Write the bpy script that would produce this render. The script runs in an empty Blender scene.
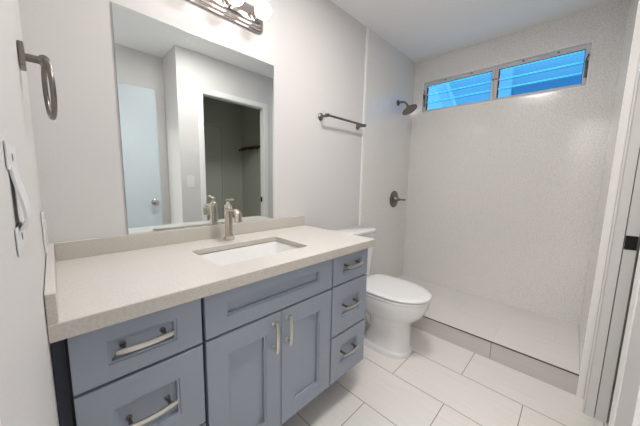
import bpy, bmesh, math, random
from mathutils import Vector, Matrix, Euler
PI = math.pi
S = bpy.context.scene
COL = S.collection

# ------------------------------------------------------------------ camera
CX, CY, CZ = 0.030, -1.304, 1.159
YAW, PITCH, ROLL, FPX = 44.293, -7.222, 1.159, 260.9
cam = bpy.data.cameras.new('camera'); cam.sensor_width = 36.0; cam.lens = FPX / 640 * 36.0
cam.clip_start = 0.005
co = bpy.data.objects.new('camera', cam); COL.objects.link(co)
y_, p_, r_ = (math.radians(a) for a in (YAW, PITCH, ROLL))
fw = Vector((math.cos(y_) * math.cos(p_), math.sin(y_) * math.cos(p_), math.sin(p_)))
rt = Vector((math.sin(y_), -math.cos(y_), 0)); up = rt.cross(fw)
rt2 = math.cos(r_) * rt + math.sin(r_) * up; up2 = -math.sin(r_) * rt + math.cos(r_) * up
m = Matrix((rt2, up2, -fw)).transposed().to_4x4(); m.translation = (CX, CY, CZ)
co.matrix_world = m
S.camera = co

# ------------------------------------------------------------------ world, exposure
w = bpy.data.worlds.new('sky'); S.world = w; w.use_nodes = True
bg = w.node_tree.nodes['Background']
bg.inputs[0].default_value = (0.135, 0.44, 0.72, 1); bg.inputs[1].default_value = 1.3
S.view_settings.view_transform = 'Standard'; S.view_settings.look = 'None'
S.view_settings.exposure = 0.50; S.view_settings.gamma = 1.0
S.view_settings.use_curve_mapping = False
BULB_STRENGTH = 4.6       # the four vanity globes
HALL_FILL = 58.0           # added fill globe, unseen in the entry hall behind the camera
ROOM_FILL = 44.0           # added ceiling disc, unseen above the frame, evens out the room light

# ------------------------------------------------------------------ dimensions (metres)
XF, YR, YW, H = 2.690, -1.420, -1.448, 2.351   # far wall, shower panel, door wall, ceiling
XS, XK, HK = 1.856, 1.985, 0.120               # shower panel edge, curb face, shower floor height
XD0, XD1, ZD = 1.143, 1.846, 1.983             # closet doorway
XR, YA = 0.906, -1.837                         # alcove
YO = -1.525                                    # outer face of the door wall

# ------------------------------------------------------------------ materials
def mat(name, col, rough=0.5, metal=0.0, coat=0.0, spec=0.5):
    M = bpy.data.materials.new(name); M.use_nodes = True
    b = M.node_tree.nodes['Principled BSDF']
    b.inputs['Base Color'].default_value = (*col, 1); b.inputs['Roughness'].default_value = rough
    b.inputs['Metallic'].default_value = metal; b.inputs['Coat Weight'].default_value = coat
    b.inputs['Coat Roughness'].default_value = 0.08
    b.inputs['Specular IOR Level'].default_value = spec
    return M
def N(M, t): return M.node_tree.nodes.new(t)
def L(M, a, b): M.node_tree.links.new(a, b)
def bsdf(M): return M.node_tree.nodes['Principled BSDF']
def coords(M):
    t = N(M, 'ShaderNodeNewGeometry'); return t.outputs['Position']
def add_bump(M, scale, strength, detail=3, dist=0.002):
    n = N(M, 'ShaderNodeTexNoise'); n.inputs['Scale'].default_value = scale; n.inputs['Detail'].default_value = detail
    L(M, coords(M), n.inputs['Vector'])
    b = N(M, 'ShaderNodeBump'); b.inputs['Strength'].default_value = strength; b.inputs['Distance'].default_value = dist
    L(M, n.outputs['Fac'], b.inputs['Height']); L(M, b.outputs['Normal'], bsdf(M).inputs['Normal'])
def speckle(M, scale, c0, c1, lo, hi, detail=2):
    n = N(M, 'ShaderNodeTexNoise'); n.inputs['Scale'].default_value = scale; n.inputs['Detail'].default_value = detail
    L(M, coords(M), n.inputs['Vector'])
    r = N(M, 'ShaderNodeValToRGB'); e = r.color_ramp.elements
    e[0].position = lo; e[0].color = (*c0, 1); e[1].position = hi; e[1].color = (*c1, 1)
    L(M, n.outputs['Fac'], r.inputs['Fac']); L(M, r.outputs['Color'], bsdf(M).inputs['Base Color'])
    return r

M_wall = mat('wall_paint', (0.69, 0.675, 0.668), 0.55); add_bump(M_wall, 150, 0.25, 3, 0.002)
M_ceil = mat('ceiling_paint', (0.95, 0.945, 0.95), 0.8); add_bump(M_ceil, 90, 0.15)
M_trim = mat('trim_paint', (0.86, 0.85, 0.84), 0.35)
M_door = mat('door_paint', (0.55, 0.62, 0.67), 0.4)
M_closet = mat('closet_paint', (0.56, 0.57, 0.50), 0.8); add_bump(M_closet, 70, 0.2)
M_closet_door = mat('closet_door_paint', (0.60, 0.61, 0.55), 0.7)
M_hall = mat('hall_paint', (0.84, 0.83, 0.82), 0.8)
M_panel = mat('shower_panel', (0.66, 0.65, 0.62), 0.3, coat=1.0)
bsdf(M_panel).inputs['Coat Roughness'].default_value = 0.10
speckle(M_panel, 190, (0.52, 0.505, 0.48), (0.83, 0.815, 0.79), 0.34, 0.50, 3)
add_bump(M_panel, 9, 0.05, 2, 0.01)
M_quartz = mat('quartz_top', (0.80, 0.76, 0.70), 0.25)
speckle(M_quartz, 260, (0.68, 0.65, 0.61), (0.74, 0.715, 0.68), 0.35, 0.55)
M_quartz_dim = mat('quartz_upright_dimmed', (0.6, 0.5, 0.42), 0.4)  # same stone as the top, with the dimmer light on upright faces painted in
speckle(M_quartz_dim, 220, (0.53, 0.495, 0.44), (0.60, 0.565, 0.51), 0.35, 0.6)
M_blue = mat('cabinet_paint', (0.30, 0.34, 0.40), 0.38)
M_navy = mat('cabinet_frame_navy', (0.016, 0.020, 0.038), 0.5)  # frame, carcass and toe kick much darker than the fronts
M_nickel = mat('brushed_nickel', (0.60, 0.57, 0.52), 0.28, 1.0)
M_nickel_warm = mat('warm_nickel', (0.66, 0.60, 0.52), 0.25, 1.0)
M_dknickel = mat('dark_nickel', (0.22, 0.195, 0.18), 0.3, 1.0)
M_chrome = mat('polished_nickel', (0.55, 0.50, 0.48), 0.14, 1.0)
M_ceramic = mat('white_ceramic', (0.87, 0.865, 0.86), 0.12, coat=0.4)
M_seat = mat('white_seat_plastic', (0.87, 0.865, 0.86), 0.2)
M_plastic = mat('white_plastic', (0.80, 0.79, 0.79), 0.3)
M_brown = mat('brown_edge_metal', (0.06, 0.04, 0.03), 0.4, 0.5)
M_black = mat('black_metal', (0.008, 0.008, 0.008), 0.5)
M_alu = mat('white_aluminium', (0.62, 0.61, 0.61), 0.4)
M_grey = mat('grey_hardware', (0.16, 0.16, 0.17), 0.4, 0.7)
M_gap = mat('dark_gasket', (0.018, 0.014, 0.035), 0.7)
M_wood = mat('dark_wood', (0.085, 0.045, 0.028), 0.5)
speckle(M_wood, 30, (0.06, 0.03, 0.02), (0.12, 0.065, 0.04), 0.3, 0.7)
M_ext = mat('exterior_paint', (0.62, 0.72, 0.82), 0.8)
M_ext3 = mat('exterior_post_paint', (0.85, 0.88, 0.92), 0.8)
M_ext2 = mat('exterior_dark_paint', (0.20, 0.32, 0.50), 0.8)
M_mirror = mat('mirror_glass', (0.80, 0.845, 0.835), 0.0, 1.0)
M_medge = mat('mirror_edge', (0.50, 0.58, 0.60), 0.2, 0.4)

def tile_mat(name, col, col2, grout, u_axis, ou, v_axis, ov, bw, rh, mortar=0.0022, rough=0.35):
    M = mat(name, col, rough)
    pos = coords(M); sp = N(M, 'ShaderNodeSeparateXYZ'); L(M, pos, sp.inputs[0])
    def off(ax, o):
        a = N(M, 'ShaderNodeMath'); a.operation = 'ADD'; a.inputs[1].default_value = o
        L(M, sp.outputs[ax], a.inputs[0]); return a.outputs[0]
    cb = N(M, 'ShaderNodeCombineXYZ'); L(M, off(u_axis, ou), cb.inputs[0]); L(M, off(v_axis, ov), cb.inputs[1])
    br = N(M, 'ShaderNodeTexBrick'); L(M, cb.outputs[0], br.inputs['Vector'])
    br.inputs['Scale'].default_value = 1; br.inputs['Brick Width'].default_value = bw; br.inputs['Row Height'].default_value = rh
    br.inputs['Mortar Size'].default_value = mortar; br.inputs['Mortar Smooth'].default_value = 0.1
    br.inputs['Color1'].default_value = (*col, 1); br.inputs['Color2'].default_value = (*col2, 1)
    br.inputs['Mortar'].default_value = (*grout, 1); br.offset = 0.5; br.offset_frequency = 2
    # faint linear veining along the tile length
    mp = N(M, 'ShaderNodeMapping'); L(M, cb.outputs[0], mp.inputs['Vector']); mp.inputs['Scale'].default_value = (4, 60, 1)
    nz = N(M, 'ShaderNodeTexNoise'); nz.inputs['Scale'].default_value = 1; nz.inputs['Detail'].default_value = 3
    L(M, mp.outputs[0], nz.inputs['Vector'])
    rm = N(M, 'ShaderNodeMapRange'); rm.inputs['To Min'].default_value = 0.93; rm.inputs['To Max'].default_value = 1.06
    L(M, nz.outputs['Fac'], rm.inputs['Value'])
    mx = N(M, 'ShaderNodeMix'); mx.data_type = 'RGBA'; mx.blend_type = 'MULTIPLY'; mx.inputs[0].default_value = 1
    L(M, br.outputs['Color'], mx.inputs[6]); L(M, rm.outputs[0], mx.inputs[7])
    L(M, mx.outputs[2], bsdf(M).inputs['Base Color'])
    return M
M_floor = tile_mat('floor_tile', (0.87, 0.84, 0.805), (0.85, 0.82, 0.785), (0.34, 0.30, 0.28),
                   1, 0.62 - 0.299 + 0.598 * 10, 0, -1.39 + 0.295 * 4, 0.598, 0.295)
M_shfloor = tile_mat('shower_floor_tile', (0.80, 0.78, 0.755), (0.77, 0.755, 0.73), (0.69, 0.67, 0.645),
                     1, 1.005 + 0.598 * 10 - 0.299, 0, -1.985 + 0.295 * 4, 0.598, 0.295, 0.0015)
M_curb = tile_mat('curb_tile', (0.60, 0.565, 0.54), (0.58, 0.55, 0.525), (0.22, 0.20, 0.19),
                  1, 1.005 + 0.598 * 10, 2, 0.6, 0.598, 0.4)

def emissive(name, col, s):
    M = bpy.data.materials.new(name); M.use_nodes = True; t = M.node_tree; t.nodes.clear()
    e = t.nodes.new('ShaderNodeEmission'); e.inputs[0].default_value = (*col, 1); e.inputs[1].default_value = s
    o = t.nodes.new('ShaderNodeOutputMaterial'); t.links.new(e.outputs[0], o.inputs[0]); return M
M_bulb = emissive('lit_globe', (1.0, 0.93, 0.86), BULB_STRENGTH)
M_hall_fill = emissive('lit_hall_fill', (1.0, 0.96, 0.93), HALL_FILL)
M_room_fill = emissive('lit_room_fill', (1.0, 0.955, 0.92), ROOM_FILL)
def glass_mat():
    M = bpy.data.materials.new('louver_glass'); M.use_nodes = True; t = M.node_tree; t.nodes.clear()
    a = t.nodes.new('ShaderNodeBsdfTransparent'); a.inputs[0].default_value = (0.80, 0.92, 0.98, 1)
    g = t.nodes.new('ShaderNodeBsdfGlossy'); g.inputs['Roughness'].default_value = 0.05
    mx = t.nodes.new('ShaderNodeMixShader'); mx.inputs[0].default_value = 0.07
    o = t.nodes.new('ShaderNodeOutputMaterial')
    t.links.new(a.outputs[0], mx.inputs[1]); t.links.new(g.outputs[0], mx.inputs[2]); t.links.new(mx.outputs[0], o.inputs[0])
    return M
M_glass = glass_mat()
def glass_edge_mat():
    M = bpy.data.materials.new('louver_glass_edge'); M.use_nodes = True; t = M.node_tree; t.nodes.clear()
    a = t.nodes.new('ShaderNodeBsdfTranslucent'); a.inputs[0].default_value = (0.30, 0.95, 1.0, 1)
    g = t.nodes.new('ShaderNodeBsdfDiffuse'); g.inputs[0].default_value = (0.22, 0.92, 1.0, 1)
    mx = t.nodes.new('ShaderNodeAddShader')
    o = t.nodes.new('ShaderNodeOutputMaterial')
    t.links.new(a.outputs[0], mx.inputs[0]); t.links.new(g.outputs[0], mx.inputs[1]); t.links.new(mx.outputs[0], o.inputs[0])
    return M
M_glass_edge = glass_edge_mat()

# ------------------------------------------------------------------ mesh helpers (all in world coordinates)
def nb(): return bmesh.new()
def box(bm, x0, x1, y0, y1, z0, z1, bev=0.0, seg=2, mi=0):
    x0, x1 = sorted((x0, x1)); y0, y1 = sorted((y0, y1)); z0, z1 = sorted((z0, z1))
    r = bmesh.ops.create_cube(bm, size=1)
    vs = r['verts']
    for v in vs:
        v.co = Vector((x0 + (v.co.x + .5) * (x1 - x0), y0 + (v.co.y + .5) * (y1 - y0), z0 + (v.co.z + .5) * (z1 - z0)))
    fs = set(f for v in vs for f in v.link_faces)
    for f in fs: f.material_index = mi
    if bev > 0:
        es = list(set(e for v in vs for e in v.link_edges))
        bmesh.ops.bevel(bm, geom=es, offset=bev, segments=seg, profile=0.5, affect='EDGES')
    return bm
def B(*a, **k): return box(nb(), *a, **k)
def loft(bm, rings, cap0=True, cap1=True, closed=True):
    R = [[bm.verts.new(p) for p in r] for r in rings]
    n = len(R[0])
    for a, b in zip(R[:-1], R[1:]):
        for i in range(n if closed else n - 1):
            j = (i + 1) % n; bm.faces.new((a[i], a[j], b[j], b[i]))
    if cap0: bm.faces.new(list(reversed(R[0])))
    if cap1: bm.faces.new(R[-1])
    return bm
def frame(d):
    d = Vector(d).normalized(); a = Vector((0, 0, 1)) if abs(d.z) < 0.9 else Vector((1, 0, 0))
    u = d.cross(a).normalized(); return u, d.cross(u).normalized()
def tube(bm, pts, rad, n=12, sx=1.0, sy=1.0, cap=True):
    pts = [Vector(p) for p in pts]
    rad = rad if isinstance(rad, (list, tuple)) else [rad] * len(pts)
    t0 = (pts[1] - pts[0]).normalized(); u, v = frame(t0); rings = []
    for i, p in enumerate(pts):
        a = pts[max(i - 1, 0)]; b = pts[min(i + 1, len(pts) - 1)]; t = (b - a).normalized()
        u = (u - t * u.dot(t)).normalized(); v = t.cross(u)
        rings.append([p + rad[i] * (math.cos(2 * PI * k / n) * u * sx + math.sin(2 * PI * k / n) * v * sy) for k in range(n)])
    return loft(bm, rings, cap, cap)
def lathe(bm, org, axis, prof, n=24):
    """prof: list of (radius, distance along axis)"""
    o = Vector(org); a = Vector(axis).normalized(); u, v = frame(a); rings = []
    for r, h in prof:
        rings.append([o + a * h + max(r, 1e-5) * (math.cos(2 * PI * k / n) * u + math.sin(2 * PI * k / n) * v) for k in range(n)])
    return loft(bm, rings)
def sphere(bm, c, r, n=24):
    res = bmesh.ops.create_uvsphere(bm, u_segments=n, v_segments=n // 2, radius=r)
    for v in res['verts']: v.co += Vector(c)
    return bm
def torus(bm, c, axis, R, r, n=40, k=12, a0=0.0, a1=2 * PI):
    u, v = frame(axis); c = Vector(c); ax = Vector(axis).normalized(); rings = []
    for i in range(n):
        a = 2 * PI * i / n; d = math.cos(a) * u + math.sin(a) * v
        rings.append([c + d * (R + r * math.cos(2 * PI * j / k)) + ax * r * math.sin(2 * PI * j / k) for j in range(k)])
    rings.append(rings[0])
    loft(bm, rings, False, False); bmesh.ops.remove_doubles(bm, verts=bm.verts, dist=1e-6); return bm
def rrect(x0, x1, y0, y1, r, z, k=6):
    pts = []
    for cx, cy, a0 in ((x1 - r, y1 - r, 0), (x0 + r, y1 - r, PI / 2), (x0 + r, y0 + r, PI), (x1 - r, y0 + r, 3 * PI / 2)):
        for i in range(k + 1):
            a = a0 + PI / 2 * i / k; pts.append(Vector((cx + r * math.cos(a), cy + r * math.sin(a), z)))
    return pts

ORG = {}
def link(name, bm, mats, parent=None, smooth=None, origin=None):
    bmesh.ops.recalc_face_normals(bm, faces=bm.faces)
    me = bpy.data.meshes.new(name); bm.to_mesh(me); bm.free()
    for M in (mats if isinstance(mats, (list, tuple)) else [mats]): me.materials.append(M)
    o = bpy.data.objects.new(name, me); COL.objects.link(o)
    if origin is None:
        vs = [v.co for v in me.vertices]
        lo = [min(v[i] for v in vs) for i in range(3)]; hi = [max(v[i] for v in vs) for i in range(3)]
        origin = Vector(((lo[0] + hi[0]) / 2, (lo[1] + hi[1]) / 2, lo[2]))
    origin = Vector(origin)
    me.transform(Matrix.Translation(-origin)); ORG[o] = origin
    if parent is not None:
        o.parent = parent; o.location = origin - ORG[parent]
    else: o.location = origin
    if smooth is not None:
        me.polygons.foreach_set('use_smooth', [True] * len(me.polygons))
        me.set_sharp_from_angle(angle=math.radians(smooth))
    me.update(); return o
def tag(o, label, cat, group=None):
    o['label'] = label; o['category'] = cat
    if group: o['group'] = group
    return o
def thing(name, loc, label, cat, group=None):
    o = bpy.data.objects.new(name, None); COL.objects.link(o); o.empty_display_size = 0.05
    o.location = loc; ORG[o] = Vector(loc); return tag(o, label, cat, group)
def struct(name, bm, mats, parent=None, smooth=None):
    o = link(name, bm, mats, parent, smooth)
    if parent is None: o['kind'] = 'structure'
    return o

# ------------------------------------------------------------------ room shell
T = 0.10
struct('floor', B(-1.3, 3.0, -2.75, 0.1, -0.1, 0), M_floor)
struct('ceiling', B(-1.3, XF + T, -2.75, 0.1, H, H + 0.1), M_ceil)
struct('wall_mirror_side', B(-T, XS, 0, T, 0, H), M_wall)
struct('wall_shower_side', B(XS, XF, -0.010, T, 0, H), M_panel)
# left wall with the entry doorway the camera stands in
b = nb(); box(b, -T, 0, -1.16, 0.0, 0, H); box(b, -T, 0, -1.80, -1.16, 2.06, H); box(b, -T, 0, -1.94, -1.80, 0, H)
struct('wall_left', b, M_wall)
# alcove
struct('wall_alcove_back', B(0, XR, YA, YA - 0.1, 0, H), M_wall)
# door wall around the closet doorway (alcove return on its left end)
b = nb(); box(b, XR, XD0 - 0.012, YW, YO, 0, H); box(b, XD0 - 0.012, XD1 + 0.012, YW, YO, ZD + 0.012, H)
box(b, XD1 + 0.012, XK, YW, YO, 0, H)
box(b, XR, XR + 0.085, YO, YA - 0.1, 0, H)
struct('wall_door_side', b, M_wall)
struct('wall_shower_right', B(XK, XF, YR, YO, 0, H), M_panel)
# far wall with the window opening
W0, W1, WZ0, WZ1 = -0.114, -1.276, 1.850, 2.136
b = nb()
box(b, XF, XF + T, 0.1, W0, 0, H); box(b, XF, XF + T, W1, YO, 0, H)
box(b, XF, XF + T, W0, W1, 0, WZ0); box(b, XF, XF + T, W0, W1, WZ1, H)
struct('wall_far', b, M_panel)
# white vertical strip where paint meets shower panel
struct('trim_1', B(XS - 0.016, XS + 0.004, -0.014, -0.0005, 0, H - 0.001, bev=0.002), M_trim)

struct('trim_7', B(XK - 0.011, XK - 0.0005, YR + 0.001, YW - 0.0, 0.0005, H - 0.001, bev=0.002), M_trim)
# closet beyond the doorway
struct('wall_closet_back', B(XR + 0.085, 2.20, -2.60, -2.70, 0, H), M_closet)
struct('wall_closet_right', B(2.20, 2.30, YO, -2.70, 0, H), M_closet)
struct('wall_closet_left', B(XR + 0.086, XR + 0.10, YO - 0.001, -2.60, 0, H), M_closet)
struct('ceiling_closet', B(XR + 0.10, 2.20, YO - 0.001, -2.60, H - 0.02, H - 0.001), M_closet)
d2 = struct('door_2', B(1.16, 1.848, -2.585, -2.5995, 0.005, 1.90, bev=0.002), M_closet_door)
b = nb(); lathe(b, (1.23, -2.585, 0.95), (0, 1, 0), [(0.026, 0), (0.026, 0.006), (0.010, 0.010), (0.010, 0.03), (0.026, 0.042), (0.022, 0.06), (0.0, 0.064)])
link('door_knob', b, M_nickel, d2, 40)
b = nb(); box(b, 1.852, 1.872, -2.578, -2.5995, 0, 1.93, bev=0.002); box(b, 1.14, 1.852, -2.578, -2.5995, 1.905, 1.93, bev=0.002)
struct('trim_2', b, mat('closet_casing_paint', (0.60, 0.61, 0.56), 0.6))
# jamb, stop and casing of the closet doorway
b = nb()
box(b, XD1, XD1 + 0.0118, YW - 0.002, -1.4825, 0, ZD); box(b, XD1, XD1 + 0.0118, -1.4860, YO, 0, ZD)
box(b, XD0 - 0.0118, XD0, YW - 0.002, YO, 0, ZD)
box(b, XD0 - 0.0118, XD1 + 0.0118, YW - 0.002, YO, ZD, ZD + 0.0118)
jamb = struct('trim_3', b, M_trim)
link('gasket', B(XD1 + 0.006, XD1 + 0.0115, -1.4826, -1.4859, 0.012, ZD - 0.001), M_gap, jamb)
b = nb(); box(b, XD1 - 0.0018, XD1, -1.4862, -1.524, 0.872, 0.936, bev=0.0006)
link('strike_plate', b, M_black, jamb)
def casing():
    b = nb(); cw = 0.052; rv = 0.004
    prof = [(0, 0.0), (0, 0.003), (0.004, 0.005), (0.014, 0.0055), (0.030, 0.005), (0.046, 0.004), (0.052, 0.003), (0.052, 0.0)]
    def P(d, h, k):
        # the profile swept left upright, head, right upright with mitred corners
        xl, xr, zt = XD0 - rv - d, XD1 + rv + d, ZD + rv + d
        return [(xl, YW + h, 0), (xl, YW + h, zt), (xr, YW + h, zt), (xr, YW + h, 0)][k]
    loft(b, [[P(d, h, k) for d, h in prof] for k in range(4)])
    return b
struct('trim_4', casing(), M_trim)

# entry hall behind the camera
b = nb(); box(b, -1.3, -1.2, -2.0, -0.6, 0, H); box(b, -1.2, -T, -0.7, -0.6, 0, H); box(b, -1.2, -T, -2.0, -1.94, 0, H)
struct('wall_hall', b, M_hall)
b = nb()
for (y0, y1) in ((-1.130, -1.175), (-1.790, -1.835)): box(b, 0.0005, 0.006, y0, y1, 0, 2.05, bev=0.002)
box(b, -T, 0.004, -1.1605, -1.175, 0, 2.045); box(b, -T, 0.0004, -1.788, -1.7995, 0, 2.045); box(b, -T, 0.0004, -1.175, -1.788, 2.045, 2.0595)
struct('trim_5', b, M_trim)
# the entry door, swung open flat against the alcove wall
d1 = struct('door_1', B(0.035, 0.816, -1.796, -1.831, 0.012, 2.010, bev=0.002), M_door)
b = nb(); lathe(b, (0.758, -1.796, 0.897), (0, 1, 0), [(0.033, 0), (0.033, 0.004), (0.026, 0.009), (0.012, 0.013), (0.012, 0.03), (0.024, 0.038), (0.029, 0.048), (0.026, 0.058), (0.014, 0.064), (0.0, 0.065)])
link('door_knob', b, M_chrome, d1, 40)
link('latch', B(0.816, 0.823, -1.808, -1.818, 0.885, 0.909, bev=0.001), M_nickel, d1)
b = nb()
for z in (0.25, 1.0, 1.78):
    tube(b, [(0.028, -1.800, z), (0.028, -1.800, z + 0.09)], 0.006, 10); box(b, 0.028, 0.06, -1.793, -1.796, z, z + 0.09)
link('hinge', b, M_nickel, d1, 40)

# ------------------------------------------------------------------ raised shower base
sb = thing('shower_platform', (2.34, -0.72, 0), 'raised tiled shower floor with a grey tiled front step below the high window', 'shower base')
link('riser', B(XK, XK + 0.02, -0.0105, YR + 0.0005, 0.0005, HK - 0.004), M_curb, sb)
link('shower_floor', B(XK + 0.0005, XF - 0.0005, -0.0105, YR + 0.0005, HK - 0.0035, HK + 0.004), M_shfloor, sb)
link('edge_strip', B(XK - 0.003, XK + 0.002, -0.0105, YR + 0.0005, HK - 0.0045, HK + 0.001), M_brown, sb)

# ------------------------------------------------------------------ louvered windows in the far wall
def window(name, ya, yb, crank_y, knob_y):
    """ya is the end nearer the mirror wall"""
    x0, x1 = XF + 0.018, XF + 0.060
    f = 0.024
    b = nb()
    box(b, x0, x1, ya, ya - f, WZ0 + 0.001, WZ1 - 0.001, bev=0.002); box(b, x0, x1, yb, yb + f, WZ0 + 0.001, WZ1 - 0.001, bev=0.002)
    box(b, x0, x1, ya - f, yb + f, WZ1 - 0.001 - f * 1.25, WZ1 - 0.001, bev=0.002); box(b, x0, x1, ya - f, yb + f, WZ0 + 0.001, WZ0 + f, bev=0.002)
    o = struct(name, b, M_alu)
    # inner channel that carries the louvers
    b = nb()
    for yy in (ya - f, yb + f + 0.003): box(b, x0 + 0.01, x1 - 0.004, yy, yy - 0.003, WZ0 + f, WZ1 - f * 1.25)
    box(b, x0 + 0.012, x1 - 0.004, ya - f, yb + f, WZ1 - f * 1.25 - 0.004, WZ1 - f * 1.25)
    link('channel', b, M_gap, o)
    n = 3; z0, z1 = WZ0 + f + 0.004, WZ1 - f * 1.25 - 0.006; pitch = (z1 - z0) / n; ang = math.radians(42)
    for i in range(n):
        zc = z0 + pitch * (i + 0.5); hw = 0.050; th = 0.0075
        d = Vector((math.cos(ang), 0, -math.sin(ang))); nn = Vector((math.sin(ang), 0, math.cos(ang)))
        c = Vector((x0 + 0.021, 0, zc))
        c = Vector((x0 + 0.048, 0, zc))
        def sec(y): return [c + Vector((0, y, 0)) - d * hw + nn * th, c + Vector((0, y, 0)) + d * hw + nn * th, c + Vector((0, y, 0)) + d * hw - nn * th, c + Vector((0, y, 0)) - d * hw - nn * th]
        b = nb(); loft(b, [sec(ya - f - 0.004), sec(yb + f + 0.004)])
        bmesh.ops.recalc_face_normals(b, faces=b.faces)
        for fc in b.faces:
            if fc.normal.dot(d) < -0.9: fc.material_index = 1
        link('louver', b, [M_glass, M_glass_edge], o)
    # crank operator and small clips
    b = nb(); zc = (WZ0 + WZ1) / 2
    box(b, x0 - 0.004, x0, crank_y - 0.008, crank_y + 0.008, zc - 0.085, zc + 0.03, bev=0.002)
    tube(b, [(x0 - 0.004, crank_y, zc - 0.02), (x0 - 0.022, crank_y, zc - 0.02)], 0.007, 10)
    tube(b, [(x0 - 0.022, crank_y, zc - 0.02), (x0 - 0.026, crank_y + 0.006, zc + 0.02), (x0 - 0.024, crank_y - 0.004, zc + 0.055)], [0.006, 0.005, 0.004], 10)
    tube(b, [(x0 - 0.024, crank_y - 0.004, zc + 0.055), (x0 - 0.040, crank_y - 0.004, zc + 0.057)], 0.005, 10)
    tube(b, [(x0 - 0.01, crank_y, zc - 0.06), (x0 - 0.018, crank_y - 0.008, zc - 0.085)], 0.005, 8)
    link('crank', b, M_grey, o, 40)
    for k in (0.33, 0.7):
        yy = ya + (yb - ya) * k
        link('clip', B(x0 - 0.006, x0 - 0.0002, yy - 0.006, yy + 0.006, WZ1 - 0.018, WZ1 - 0.008, bev=0.001), M_grey, o)
    b = nb(); tube(b, [(x0, knob_y, zc + 0.035), (x0 - 0.010, knob_y, zc + 0.035)], [0.007, 0.006], 10)
    link('latch', b, M_grey, o, 40)
YM = -0.716
window('window_1', W0 - 0.001, YM + 0.0005, W0 - 0.012, YM + 0.011)
window('window_2', YM - 0.0005, W1 + 0.001, W1 + 0.012, YM - 0.011)
# white reveal lining of the opening
b = nb()
box(b, XF - 0.002, XF + 0.1, W0 + 0.006, W0 - 0.0005, WZ0 - 0.006, WZ1 + 0.006); box(b, XF - 0.002, XF + 0.1, W1 - 0.006, W1 + 0.0005, WZ0 - 0.006, WZ1 + 0.006)
box(b, XF - 0.002, XF + 0.1, W0, W1, WZ1 - 0.0005, WZ1 + 0.006); box(b, XF - 0.002, XF + 0.1, W0, W1, WZ0 - 0.006, WZ0 + 0.0005)
struct('trim_6', b, M_trim)
# the neighbouring eave seen through the glass
nbd = thing('neighbor_building', (6.1, -0.6, 0), 'blue-tinted outside wall with pale posts seen through the louvered window', 'building')
b = nb()
loft(b, [[(x, -5, 0), (x, 0.62, 0), (x, 0.62, 2.70), (x, 1.30, 4.4), (x, -5, 4.4)] for x in (6.0, 6.1)])
link('outside_wall', b, M_ext, nbd)
link('low_band', B(5.93, 6.0, -5, -0.30, 0, 2.86), M_ext2, nbd)
link('post', B(5.88, 6.0, -0.29, -0.10, 0, 4.3), M_ext3, nbd)
b = nb(); loft(b, [[(x, 0.63, 2.55), (x, 0.80, 2.55), (x, 1.50, 4.3), (x, 1.33, 4.3)] for x in (5.88, 6.0)])
link('rafter', b, M_ext3, nbd)

# ------------------------------------------------------------------ vanity cabinet
vc = thing('vanity_cabinet', (0.59, -0.26, 0), 'blue-grey bathroom vanity cabinet with shaker doors and drawers under the pale countertop', 'cabinet')
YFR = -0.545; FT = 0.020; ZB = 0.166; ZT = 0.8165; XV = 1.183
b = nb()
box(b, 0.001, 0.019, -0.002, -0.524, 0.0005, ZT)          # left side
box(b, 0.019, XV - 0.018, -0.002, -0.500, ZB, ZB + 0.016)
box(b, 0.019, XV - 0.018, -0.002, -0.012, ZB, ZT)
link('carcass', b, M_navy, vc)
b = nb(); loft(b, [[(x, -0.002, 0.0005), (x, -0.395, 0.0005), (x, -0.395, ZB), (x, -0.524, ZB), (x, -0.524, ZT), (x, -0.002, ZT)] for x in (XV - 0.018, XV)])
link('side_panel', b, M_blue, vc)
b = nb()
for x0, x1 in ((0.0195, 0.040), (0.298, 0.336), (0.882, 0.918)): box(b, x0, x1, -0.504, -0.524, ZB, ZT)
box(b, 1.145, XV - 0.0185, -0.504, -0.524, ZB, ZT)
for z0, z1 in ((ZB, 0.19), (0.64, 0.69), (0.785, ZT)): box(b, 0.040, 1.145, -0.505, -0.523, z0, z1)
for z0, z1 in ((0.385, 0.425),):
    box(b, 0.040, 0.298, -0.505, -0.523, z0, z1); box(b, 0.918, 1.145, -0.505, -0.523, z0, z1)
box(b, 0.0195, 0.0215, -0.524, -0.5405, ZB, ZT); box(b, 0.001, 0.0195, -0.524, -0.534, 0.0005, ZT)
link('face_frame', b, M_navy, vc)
link('toe_kick', B(0.0195, XV - 0.0185, -0.370, -0.385, 0.0005, ZB), M_navy, vc)

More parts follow.
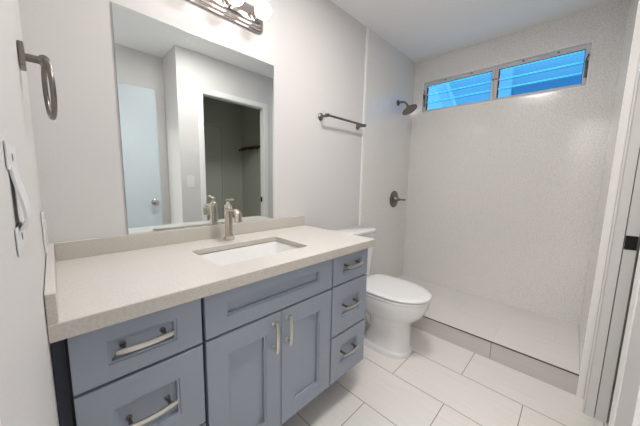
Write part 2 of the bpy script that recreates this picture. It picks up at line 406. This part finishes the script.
def shaker(x0, x1, z0, z1, px0, px1, pz0, pz1):
    """slab front with a stepped recessed panel"""
    b = nb(); yf = YFR; yb = YFR + FT; c = 0.0015
    def ring(a0, a1, c0, c1, y): return [(a0, y, c0), (a1, y, c0), (a1, y, c1), (a0, y, c1)]
    s = 0.007
    rings = [ring(x0, x1, z0, z1, yb), ring(x0, x1, z0, z1, yf + c), ring(x0 + c, x1 - c, z0 + c, z1 - c, yf),
             ring(px0, px1, pz0, pz1, yf), ring(px0 + 0.001, px1 - 0.001, pz0 + 0.001, pz1 - 0.001, yf + 0.003),
             ring(px0 + s, px1 - s, pz0 + s, pz1 - s, yf + 0.0035), ring(px0 + s + 0.0005, px1 - s - 0.0005, pz0 + s + 0.0005, pz1 - s - 0.0005, yf + 0.015)]
    return loft(b, rings)
def pull(c, axis, length, proj=0.030, base=None):
    """bowed bar pull on two posts; c = centre on the face it is screwed to"""
    b = nb(); a = Vector((1, 0, 0)) if axis == 'x' else Vector((0, 0, 1)); o = Vector((0, -1, 0)); s = a.cross(o)
    c = Vector(c); rings = []
    n = 14
    for i in range(n + 1):
        t = -1 + 2 * i / n; out = proj * (0.80 + 0.20 * (1 - t * t)); p = c + a * (t * length / 2) + o * out
        wv = 0.0065 if abs(t) < 0.95 else 0.0055; hv = 0.0035
        rings.append([p + s * wv * sx + o * hv * sy for sx, sy in ((-1, -0.6), (-0.6, -1), (0.6, -1), (1, -0.6), (1, 0.6), (0.6, 1), (-0.6, 1), (-1, 0.6))])
    loft(b, rings); nbar = len(b.faces)
    for sg in (-1, 1):
        q = c + a * (sg * length * 0.36)
        lathe(b, q, o, [(0.0075, 0.0), (0.0075, 0.003), (0.0045, 0.006), (0.0045, proj * 0.84), (0.006, proj * 0.88)], 12)
    for f in list(b.faces)[nbar:]: f.material_index = 1
    return b
def drawer(x0, x1, z0, z1, px0, px1, pz0, pz1, length=0.124):
    d = link('drawer', shaker(x0, x1, z0, z1, px0, px1, pz0, pz1), M_blue, vc)
    link('handle', pull(((px0 + px1) / 2, YFR + 0.015, (pz0 + pz1) / 2 + (0.004 if pz1 - pz0 < .08 else 0.004)), 'x', length, 0.041), [M_nickel, M_dknickel], d, 35)  # posts take a darker metal, standing in for their dark reflections
drawer(0.027, 0.312, 0.664, 0.810, 0.092, 0.244, 0.705, 0.769)
drawer(0.027, 0.312, 0.396, 0.656, 0.094, 0.244, 0.471, 0.588)
drawer(0.027, 0.312, 0.165, 0.388, 0.094, 0.244, 0.235, 0.330)
drawer(0.904, 1.180, 0.668, 0.807, 0.973, 1.124, 0.715, 0.772, 0.120)
drawer(0.904, 1.180, 0.412, 0.660, 0.971, 1.118, 0.491, 0.586, 0.120)
drawer(0.904, 1.180, 0.165, 0.404, 0.970, 1.110, 0.236, 0.345, 0.120)
link('false_front', shaker(0.322, 0.896, 0.666, 0.810, 0.389, 0.817, 0.719, 0.771), M_blue, vc)
dl = link('door', shaker(0.322, 0.6055, 0.166, 0.658, 0.389, 0.538, 0.226, 0.590), M_blue, vc)
link('handle', pull((0.570, YFR, 0.575), 'z', 0.125, 0.030), [M_nickel, M_nickel], dl, 35)
dr = link('door', shaker(0.6085, 0.896, 0.166, 0.658, 0.675, 0.820, 0.228, 0.588), M_blue, vc)
link('handle', pull((0.633, YFR, 0.578), 'z', 0.125, 0.030), [M_nickel, M_nickel], dr, 35)

# ------------------------------------------------------------------ countertop, splashes, sink
ZC0, ZC1, DC, LC = 0.817, 0.855, 0.570, 1.203
SX0, SX1, SY0, SY1 = 0.412, 0.842, -0.446, -0.184
def counter():
    b = nb(); k = 6
    def lvl(z, ins):
        out = [b.verts.new(p) for p in ((LC - ins, -0.0015 - 0, z), (0.0015, -0.0015, z), (0.0015, -DC + ins, z), (LC - ins, -DC + ins, z))]
        inn = [b.verts.new(p) for p in rrect(SX0, SX1, SY0, SY1, 0.018, z, k)]
        return out, inn
    o0, _i = lvl(ZC0, 0)
    for v in _i: v.co.z = 0.834
    i0 = _i
    o1, i1 = lvl(ZC1 - 0.002, 0); o2, i2 = lvl(ZC1, 0.002)
    def cap(o, i, flip):
        n = k + 1
        for c in range(4):
            for j in range(k):
                f = [o[c], i[c * n + j], i[c * n + j + 1]]; b.faces.new(f if flip else f[::-1])
            c2 = (c + 1) % 4
            f = [o[c], i[c * n + k], i[c2 * n], o[c2]]; b.faces.new(f if flip else f[::-1])
    cap(o2, i2, True); cap(o0, i0, False)
    for A, C, mi in ((o0, o1, 1), (o1, o2, 1), (i0, i1, 1), (i1, i2, 1)):
        n = len(A)
        for j in range(n):
            f = b.faces.new((A[j], A[(j + 1) % n], C[(j + 1) % n], C[j])); f.material_index = mi
    return b
ct = link('countertop', counter(), [M_quartz, M_quartz_dim]); tag(ct, 'pale speckled stone countertop with rectangular sink cutout on the blue vanity', 'countertop')
def splash(*a):
    b = B(*a, bev=0.0015)
    for f in b.faces:
        if f.normal.z < 0.5: f.material_index = 1
    return b
tag(link('backsplash', splash(0.0185, LC, -0.0015, -0.018, ZC1, 0.920), [M_quartz, M_quartz_dim]), 'long low stone backsplash along the wall under the mirror', 'backsplash')
tag(link('side_splash', splash(0.0015, 0.018, -0.0015, -DC + 0.002, ZC1, 0.920), [M_quartz, M_quartz_dim]), 'short stone side splash on the counter against the left wall', 'backsplash')

ZSK = 0.831
snk = thing('undermount_sink', (0.627, -0.315, 0.70), 'white rectangular undermount sink set into the pale countertop', 'sink')
b = nb()
rings = [rrect(SX0 - 0.016, SX1 + 0.016, SY0 - 0.016, SY1 + 0.016, 0.030, ZSK - 0.001),
         rrect(SX0 + 0.001, SX1 - 0.001, SY0 + 0.001, SY1 - 0.001, 0.020, ZSK - 0.001),
         rrect(SX0 + 0.004, SX1 - 0.004, SY0 + 0.004, SY1 - 0.004, 0.022, ZSK - 0.006),
         rrect(SX0 + 0.022, SX1 - 0.022, SY0 + 0.018, SY1 - 0.018, 0.035, ZSK - 0.085),
         rrect(SX0 + 0.034, SX1 - 0.034, SY0 + 0.030, SY1 - 0.030, 0.045, ZSK - 0.108),
         rrect(SX0 + 0.060, SX1 - 0.060, SY0 + 0.055, SY1 - 0.055, 0.05, ZSK - 0.118),
         rrect(SX0 + 0.190, SX1 - 0.190, SY0 + 0.115, SY1 - 0.115, 0.012, ZSK - 0.122)]
loft(b, rings, False, True)
r2 = [rrect(SX0 - 0.016, SX1 + 0.016, SY0 - 0.016, SY1 + 0.016, 0.030, ZSK - 0.0011),
      rrect(SX0 - 0.004, SX1 + 0.004, SY0 - 0.004, SY1 + 0.004, 0.03, ZSK - 0.012),
      rrect(SX0 + 0.02, SX1 - 0.02, SY0 + 0.018, SY1 - 0.018, 0.05, ZSK - 0.125),
      rrect(SX0 + 0.06, SX1 - 0.06, SY0 + 0.055, SY1 - 0.055, 0.05, ZSK - 0.135)]
loft(b, r2, False, True)
link('basin', b, M_ceramic, snk, 40)
b = nb(); lathe(b, (0.627, -0.315, ZSK - 0.1225), (0, 0, 1), [(0.024, 0), (0.024, 0.003), (0.019, 0.004), (0.018, 0.0015), (0.0, 0.002)])
link('drain', b, M_nickel, snk, 40)

# ------------------------------------------------------------------ faucet
FX, FY = 0.628, -0.090
fc = thing('faucet', (FX, FY, ZC1), 'brushed nickel single-handle faucet standing on the counter behind the sink', 'faucet')
b = nb()
prof = [(0.0275, 0.0), (0.0275, 0.005), (0.0245, 0.010), (0.0195, 0.018), (0.0185, 0.030), (0.0180, 0.149), (0.0165, 0.155), (0.0165, 0.157)]
rings = []
for r, h in prof: rings.append([(FX + r * math.cos(2 * PI * i / 8 + PI / 8), FY + r * math.sin(2 * PI * i / 8 + PI / 8), ZC1 + h) for i in range(8)])
loft(b, rings)
link('body', b, M_nickel_warm, fc, 25)
b = nb(); lathe(b, (FX, FY, ZC1 + 0.1572), (0, 0, 1), [(0.0165, 0), (0.0180, 0.004), (0.0165, 0.014), (0.009, 0.021), (0.0070, 0.030), (0.0085, 0.034), (0.0, 0.036)])
link('cap', b, M_nickel_warm, fc, 40)
b = nb()
pts, rad = [], []
for i in range(15):
    t = i / 14; a = PI * 0.60 * t
    pts.append((FX, FY - 0.012 - 0.085 * math.sin(a) * 1.0 if a < PI / 2 else FY - 0.097 - 0.006 * (a - PI / 2), ZC1 + 0.143 + 0.016 * math.sin(min(PI, a * 1.6)) - 0.047 * t ** 2.6)); rad.append(0.0095 + 0.0075 * t)
tube(b, pts, rad, 14, 1.25, 0.62)
link('spout', b, M_nickel_warm, fc, 40)
b = nb()
tube(b, [(FX, FY + 0.018, ZC1 + 0.196), (FX, FY, ZC1 + 0.198), (FX, FY - 0.025, ZC1 + 0.200), (FX, FY - 0.048, ZC1 + 0.205), (FX, FY - 0.060, ZC1 + 0.207)], [0.005, 0.0075, 0.006, 0.008, 0.0055], 12, 1.25, 0.7)
link('lever', b, M_nickel_warm, fc, 40)

# ------------------------------------------------------------------ mirror
mr = tag(link('wall_mirror', B(0.233, 0.961, -0.0008, -0.006, 0.9205, 1.797), M_medge), 'large frameless rectangular mirror on the wall behind the faucet', 'mirror')
link('glass_face', B(0.2345, 0.9595, -0.0061, -0.0068, 0.922, 1.7955), M_mirror, mr)

# ------------------------------------------------------------------ vanity light bar
lf = thing('vanity_light', (0.595, -0.02, 1.92), 'polished nickel light bar with round lit bulbs above the mirror', 'light fixture')
b = nb(); LX0, LX1, LZ0, LZ1 = 0.300, 0.890, 1.926, 2.046
def rr_xz(ins, r, y):
    return [(p.x, y, p.y) for p in rrect(LX0 + ins, LX1 - ins, LZ0 + ins, LZ1 - ins, r, 0)]
loft(b, [rr_xz(0, 0.030, -0.001), rr_xz(0, 0.030, -0.010), rr_xz(0.003, 0.028, -0.013), rr_xz(0.009, 0.025, -0.014), rr_xz(0.011, 0.024, -0.024), rr_xz(0.014, 0.022, -0.027),
         rr_xz(0.022, 0.020, -0.029), rr_xz(0.026, 0.018, -0.038), rr_xz(0.034, 0.014, -0.042)])
link('back_plate', b, M_chrome, lf, 30)
for i in range(4):
    x = 0.818 - 0.1445 * i; z = 1.978
    b = nb(); lathe(b, (x, -0.0421, z), (0, -1, 0), [(0.026, 0), (0.026, 0.003), (0.019, 0.006), (0.019, 0.030), (0.016, 0.032)])
    so = link('socket', b, M_chrome, lf, 40)
    b = nb(); lathe(b, (x, -0.0745, z), (0, -1, 0), [(0.0135, 0.0), (0.0155, 0.006)] + [(0.040 * math.sin(a), 0.043 - 0.040 * math.cos(a)) for a in [math.radians(24 + 156 * k / 16) for k in range(17)]])
    link('bulb', b, M_bulb, lf, 60)

# ------------------------------------------------------------------ towel ring, outlet and pull handle on the left wall
tr = thing('towel_ring', (0.0, -0.42, 1.28), 'brushed nickel towel ring mounted on the left wall above the counter', 'towel ring')
TY, TZ = -0.43, 1.408
b = nb(); box(b, 0.0008, 0.010, TY - 0.024, TY + 0.024, TZ - 0.024, TZ + 0.024, bev=0.002)
link('mount', b, M_dknickel, tr)
b = nb(); tube(b, [(0.010, TY, TZ), (0.040, TY, TZ)], 0.008, 14); tube(b, [(0.038, TY - 0.014, TZ), (0.038, TY + 0.014, TZ)], 0.0095, 14)
link('arm', b, M_dknickel, tr, 40)
b = nb(); torus(b, (0.041, TY, TZ - 0.060), (0.993, 0.085, 0.03), 0.060, 0.005)
link('ring', b, M_dknickel, tr, 60)

ol = thing('wall_outlet', (0.0, -0.215, 0.94), 'white outlet with cover plate on the left wall just above the side splash', 'outlet')
link('cover_plate', B(0.0008, 0.0055, -0.180, -0.250, 0.937, 1.052, bev=0.002), M_plastic, ol)
b = nb(); box(b, 0.0055, 0.0085, -0.198, -0.232, 0.961, 1.028, bev=0.001)
link('receptacle', b, M_plastic, ol)

ph = thing('pull_handle', (0.0, -0.865, 1.08), 'white bowed pull handle screwed to the left wall nearest the camera', 'handle')
for z0, z1 in ((1.163, 1.190), (1.076, 1.104)):
    pl = link('end_plate', B(0.0006, 0.0020, -0.815, -0.912, z0, z1, bev=0.0005), M_plastic, ph)
    b = nb(); lathe(b, (0.002, -0.865, (z0 + z1) / 2), (1, 0, 0), [(0.0045, 0), (0.004, 0.0004), (0.0, 0.0005)], 12)
    link('screw', b, M_grey, pl, 40)
b = nb(); rings = []
for i in range(15):
    t = i / 14; z = 1.166 - 0.066 * t; xo = 0.0020 + 0.0065 * math.sin(PI * 0.5 * min(1, t / 0.85)) ** 1.6 * (1 if t < 0.86 else 1 - (t - 0.86) / 0.14 * 0.75)
    rings.append([(xo + 0.0022 * c, -0.868 + 0.024 * s, z) for c, s in ((1, -0.85), (1.3, -0.5), (0.2, -0.12), (0.2, 0.12), (1.3, 0.5), (1, 0.85), (0.3, 1), (-0.8, 1), (-0.8, -1), (0.3, -1))])
loft(b, rings); link('grip', b, M_plastic, ph, 40)

# ------------------------------------------------------------------ light switch by the closet doorway (seen in the mirror)
sw = thing('light_switch', (0.992, YW, 1.06), 'white rocker light switch on the wall beside the closet doorway, seen in the mirror', 'switch')
link('switch_plate', B(0.957, 1.027, YW + 0.0008, YW + 0.006, 1.062, 1.177, bev=0.002), M_plastic, sw)
link('rocker', B(0.976, 1.008, YW + 0.006, YW + 0.009, 1.086, 1.153, bev=0.0015), M_plastic, sw)

# ------------------------------------------------------------------ towel bar
tb = thing('towel_bar', (1.56, 0, 1.55), 'dark brushed metal towel bar on the wall above the toilet', 'towel bar')
for x in (1.352, 1.778):
    b = nb(); lathe(b, (x, -0.0008, 1.588), (0, -1, 0), [(0.025, 0), (0.025, 0.004), (0.022, 0.008), (0.012, 0.012), (0.009, 0.02), (0.009, 0.052), (0.012, 0.056), (0.012, 0.075), (0.0, 0.077)])
    link('post', b, M_dknickel, tb, 40)
b = nb(); tube(b, [(1.335, -0.066, 1.590), (1.795, -0.066, 1.590)], 0.0075, 14)
link('bar', b, M_dknickel, tb, 40)

# ------------------------------------------------------------------ shower head and valve
sh = thing('shower_fixture', (2.387, -0.01, 1.90), 'brushed nickel shower head on a bent arm high on the shower wall', 'shower head')
SHX, SHZ = 2.387, 1.900
b = nb(); lathe(b, (SHX, -0.0108, SHZ), (0, -1, 0), [(0.028, 0), (0.028, 0.003), (0.02, 0.008), (0.011, 0.011), (0.0, 0.011)])
link('flange', b, M_dknickel, sh, 40)
hd = Vector((0, -0.50, -0.87)).normalized(); hp = Vector((SHX, -0.112, SHZ - 0.050))
b = nb(); tube(b, [(SHX, -0.02, SHZ), (SHX, -0.055, SHZ), (SHX, -0.080, SHZ - 0.008), (SHX, -0.098, SHZ - 0.026), tuple(hp)], 0.0095, 12)
link('arm', b, M_dknickel, sh, 40)
b = nb(); lathe(b, hp - hd * 0.004, hd, [(0.012, 0), (0.017, 0.006), (0.017, 0.018), (0.012, 0.022), (0.03, 0.028), (0.066, 0.036), (0.070, 0.040), (0.070, 0.047), (0.066, 0.050), (0.0, 0.050)], 32)
hh = link('head', b, M_dknickel, sh, 30)
b = nb(); lathe(b, hp + hd * 0.0461, hd, [(0.058, 0), (0.057, 0.002), (0.012, 0.002), (0.010, 0.004), (0.0, 0.004)], 32)
link('spray_face', b, M_dknickel, hh, 30)

sv = thing('shower_valve', (2.408, -0.01, 0.90), 'dark nickel shower valve with round plate and cone lever on the shower wall', 'shower valve')
b = nb(); lathe(b, (2.408, -0.0108, 0.984), (0, -1, 0), [(0.083, 0), (0.083, 0.003), (0.078, 0.008), (0.05, 0.012), (0.0, 0.012)], 40)
link('escutcheon', b, M_dknickel, sv, 40)
b = nb(); lathe(b, (2.408, -0.0229, 0.984), (0, -1, 0), [(0.034, 0), (0.032, 0.012), (0.022, 0.022), (0.016, 0.035), (0.010, 0.060), (0.0085, 0.085), (0.0095, 0.105), (0.0075, 0.109), (0.0, 0.110)], 28)
link('lever', b, M_dknickel, sv, 40)

# ------------------------------------------------------------------ toilet
TX = 1.622
tl = thing('toilet', (TX, -0.36, 0), 'white two-piece toilet with closed lid between the vanity and the shower step', 'toilet')
def egg(z, hw, yf, yb, ymid, ef=2.0, eb=2.6, n=40, fx=TX):
    pts = []
    for i in range(n):
        a = 2 * PI * i / n; c, s = math.cos(a), math.sin(a)
        e = ef if s < 0 else eb
        px = math.copysign(abs(c) ** (2 / e), c) * hw; py = math.copysign(abs(s) ** (2 / e), s)
        pts.append(Vector((fx + px, ymid + py * ((ymid - yf) if s < 0 else (yb - ymid)), z)))
    return pts
b = nb()
secs = [(0.0008, 0.125, -0.622, -0.13, -0.40, 2.6, 3.4), (0.026, 0.125, -0.622, -0.13, -0.40, 2.6, 3.4), (0.034, 0.117, -0.613, -0.14, -0.40, 2.5, 3.2),
        (0.040, 0.109, -0.606, -0.28, -0.43, 2.5, 2.8), (0.14, 0.106, -0.603, -0.33, -0.45, 2.4, 2.6), (0.21, 0.108, -0.604, -0.32, -0.45, 2.3, 2.5),
        (0.240, 0.120, -0.620, -0.27, -0.45, 2.1, 2.5), (0.270, 0.145, -0.655, -0.22, -0.45, 2.05, 2.6), (0.305, 0.164, -0.685, -0.15, -0.45, 2.0, 2.8),
        (0.350, 0.177, -0.708, -0.10, -0.46, 2.0, 3.0), (0.392, 0.182, -0.716, -0.06, -0.46, 2.0, 3.2), (0.398, 0.180, -0.714, -0.06, -0.46, 2.0, 3.2)]
loft(b, [egg(*s) for s in secs])
bw = link('bowl', b, M_ceramic, tl, 50)
b = nb()
tube(b, [(TX, -0.40, 0.10), (TX, -0.35, 0.155), (TX, -0.30, 0.235), (TX, -0.245, 0.262), (TX, -0.195, 0.225), (TX, -0.180, 0.14), (TX, -0.185, 0.03)], [0.065, 0.072, 0.076, 0.078, 0.078, 0.074, 0.080], 20, 0.95, 1.0)
link('trapway', b, M_ceramic, bw, 60)
for s_ in (-1, 1):
    b = nb(); lathe(b, (TX + s_ * 0.104, -0.26, 0.030), (0, 0, 1), [(0.012, 0), (0.012, 0.008), (0.008, 0.014), (0, 0.015)], 14)
    link('bolt_cap', b, M_ceramic, bw, 50)
b = nb()
def slab(b, z0, z1, hw, yf, yb, ymid, r, ef=2.05, eb=5.0, dome=0.0):
    R = [egg(z0, hw - r * .6, yf + r * .6, yb - r * .6, ymid, ef, eb), egg(z0 + r * .5, hw, yf, yb, ymid, ef, eb), egg(z1 - r, hw, yf, yb, ymid, ef, eb), egg(z1 - r * .3, hw - r * .35, yf + r * .35, yb - r * .35, ymid, ef, eb), egg(z1, hw - r, yf + r, yb - r, ymid, ef, eb)]
    if dome: R += [egg(z1 + dome * .6, hw - r - 0.035, yf + r + 0.05, yb - r - 0.03, ymid, ef, eb), egg(z1 + dome, hw - r - 0.09, yf + r + 0.13, yb - r - 0.07, ymid, ef, eb)]
    loft(b, R)
slab(b, 0.4010, 0.416, 0.183, -0.720, -0.245, -0.47, 0.006)
link('seat', b, M_seat, tl, 50)
b = nb(); slab(b, 0.4215, 0.438, 0.184, -0.724, -0.235, -0.47, 0.009, dome=0.004)
link('lid', b, M_seat, tl, 50)
for s in (-1, 1):
    b = nb(); tube(b, [(TX + s * .075 - .022, -0.226, 0.414), (TX + s * .075 + .022, -0.226, 0.414)], 0.013, 14); link('hinge', b, M_seat, tl, 50)
b = nb()
loft(b, [rrect(TX - .165, TX + .165, -0.185, -0.025, 0.04, 0.3985), rrect(TX - .172, TX + .172, -0.190, -0.022, 0.04, 0.43), rrect(TX - .185, TX + .185, -0.198, -0.018, 0.04, 0.758)])
tk = link('tank', b, M_ceramic, tl, 50)
b = nb()
loft(b, [rrect(TX - .190, TX + .190, -0.206, -0.014, 0.045, 0.7585), rrect(TX - .197, TX + .197, -0.213, -0.012, 0.05, 0.765), rrect(TX - .197, TX + .197, -0.213, -0.012, 0.05, 0.780), rrect(TX - .193, TX + .193, -0.209, -0.015, 0.047, 0.786), rrect(TX - .183, TX + .183, -0.200, -0.024, 0.04, 0.789)])
link('tank_lid', b, M_ceramic, tl, 50)
b = nb(); lathe(b, (TX - 0.12, -0.197, 0.68), (0, -1, 0), [(0.014, 0), (0.014, 0.008), (0.008, 0.011), (0.008, 0.02), (0, 0.02)], 16)
tube(b, [(TX - 0.12, -0.213, 0.68), (TX - 0.08, -0.216, 0.676), (TX - 0.055, -0.217, 0.672)], [0.006, 0.005, 0.0065], 10)
link('flush_lever', b, M_chrome, tk, 40)

# ------------------------------------------------------------------ closet rail and added fill lamps out of view
cr = thing('closet_rail', (2.17, -2.3, 1.60), 'dark wooden rail on the closet wall, seen through the doorway in the mirror', 'rail')
link('cleat', B(2.180, 2.1995, -2.59, -2.06, 1.605, 1.640, bev=0.002), M_wood, cr)
b = nb(); tube(b, [(2.150, -2.595, 1.60), (2.150, -2.06, 1.60)], 0.014, 12); link('rod', b, M_wood, cr, 40)
b = nb(); box(b, 2.13, 2.1798, -2.30, -2.32, 1.56, 1.60, bev=0.002); link('bracket', b, M_nickel, cr)

hl = thing('hall_fill_lamp', (-0.62, -1.40, H - 0.2), 'added round fill lamp, unseen in the entry hall behind the camera', 'lamp')
b = nb(); lathe(b, (-0.62, -1.40, H - 0.0005), (0, 0, -1), [(0.12, 0), (0.12, 0.015), (0.10, 0.02), (0, 0.02)], 32); link('canopy', b, M_nickel, hl, 40)
b = nb(); lathe(b, (-0.62, -1.40, H - 0.021), (0, 0, -1), [(0.10, 0), (0.14, 0.02), (0.15, 0.05), (0.13, 0.09), (0.07, 0.115), (0, 0.12)], 32); link('shade', b, M_hall_fill, hl, 60)

rl = thing('room_fill_lamp', (0.98, -0.84, H - 0.03), 'added flat round fill lamp on the bathroom ceiling, unseen above the frame', 'lamp')
b = nb(); lathe(b, (0.98, -0.84, H - 0.0005), (0, 0, -1), [(0.185, 0), (0.185, 0.014), (0.172, 0.0165), (0, 0.0165)], 32); link('canopy', b, M_nickel, rl, 40)
b = nb(); lathe(b, (0.98, -0.84, H - 0.017), (0, 0, -1), [(0.168, 0), (0.168, 0.002), (0.160, 0.004), (0, 0.0045)], 32); link('shade', b, M_room_fill, rl, 60)
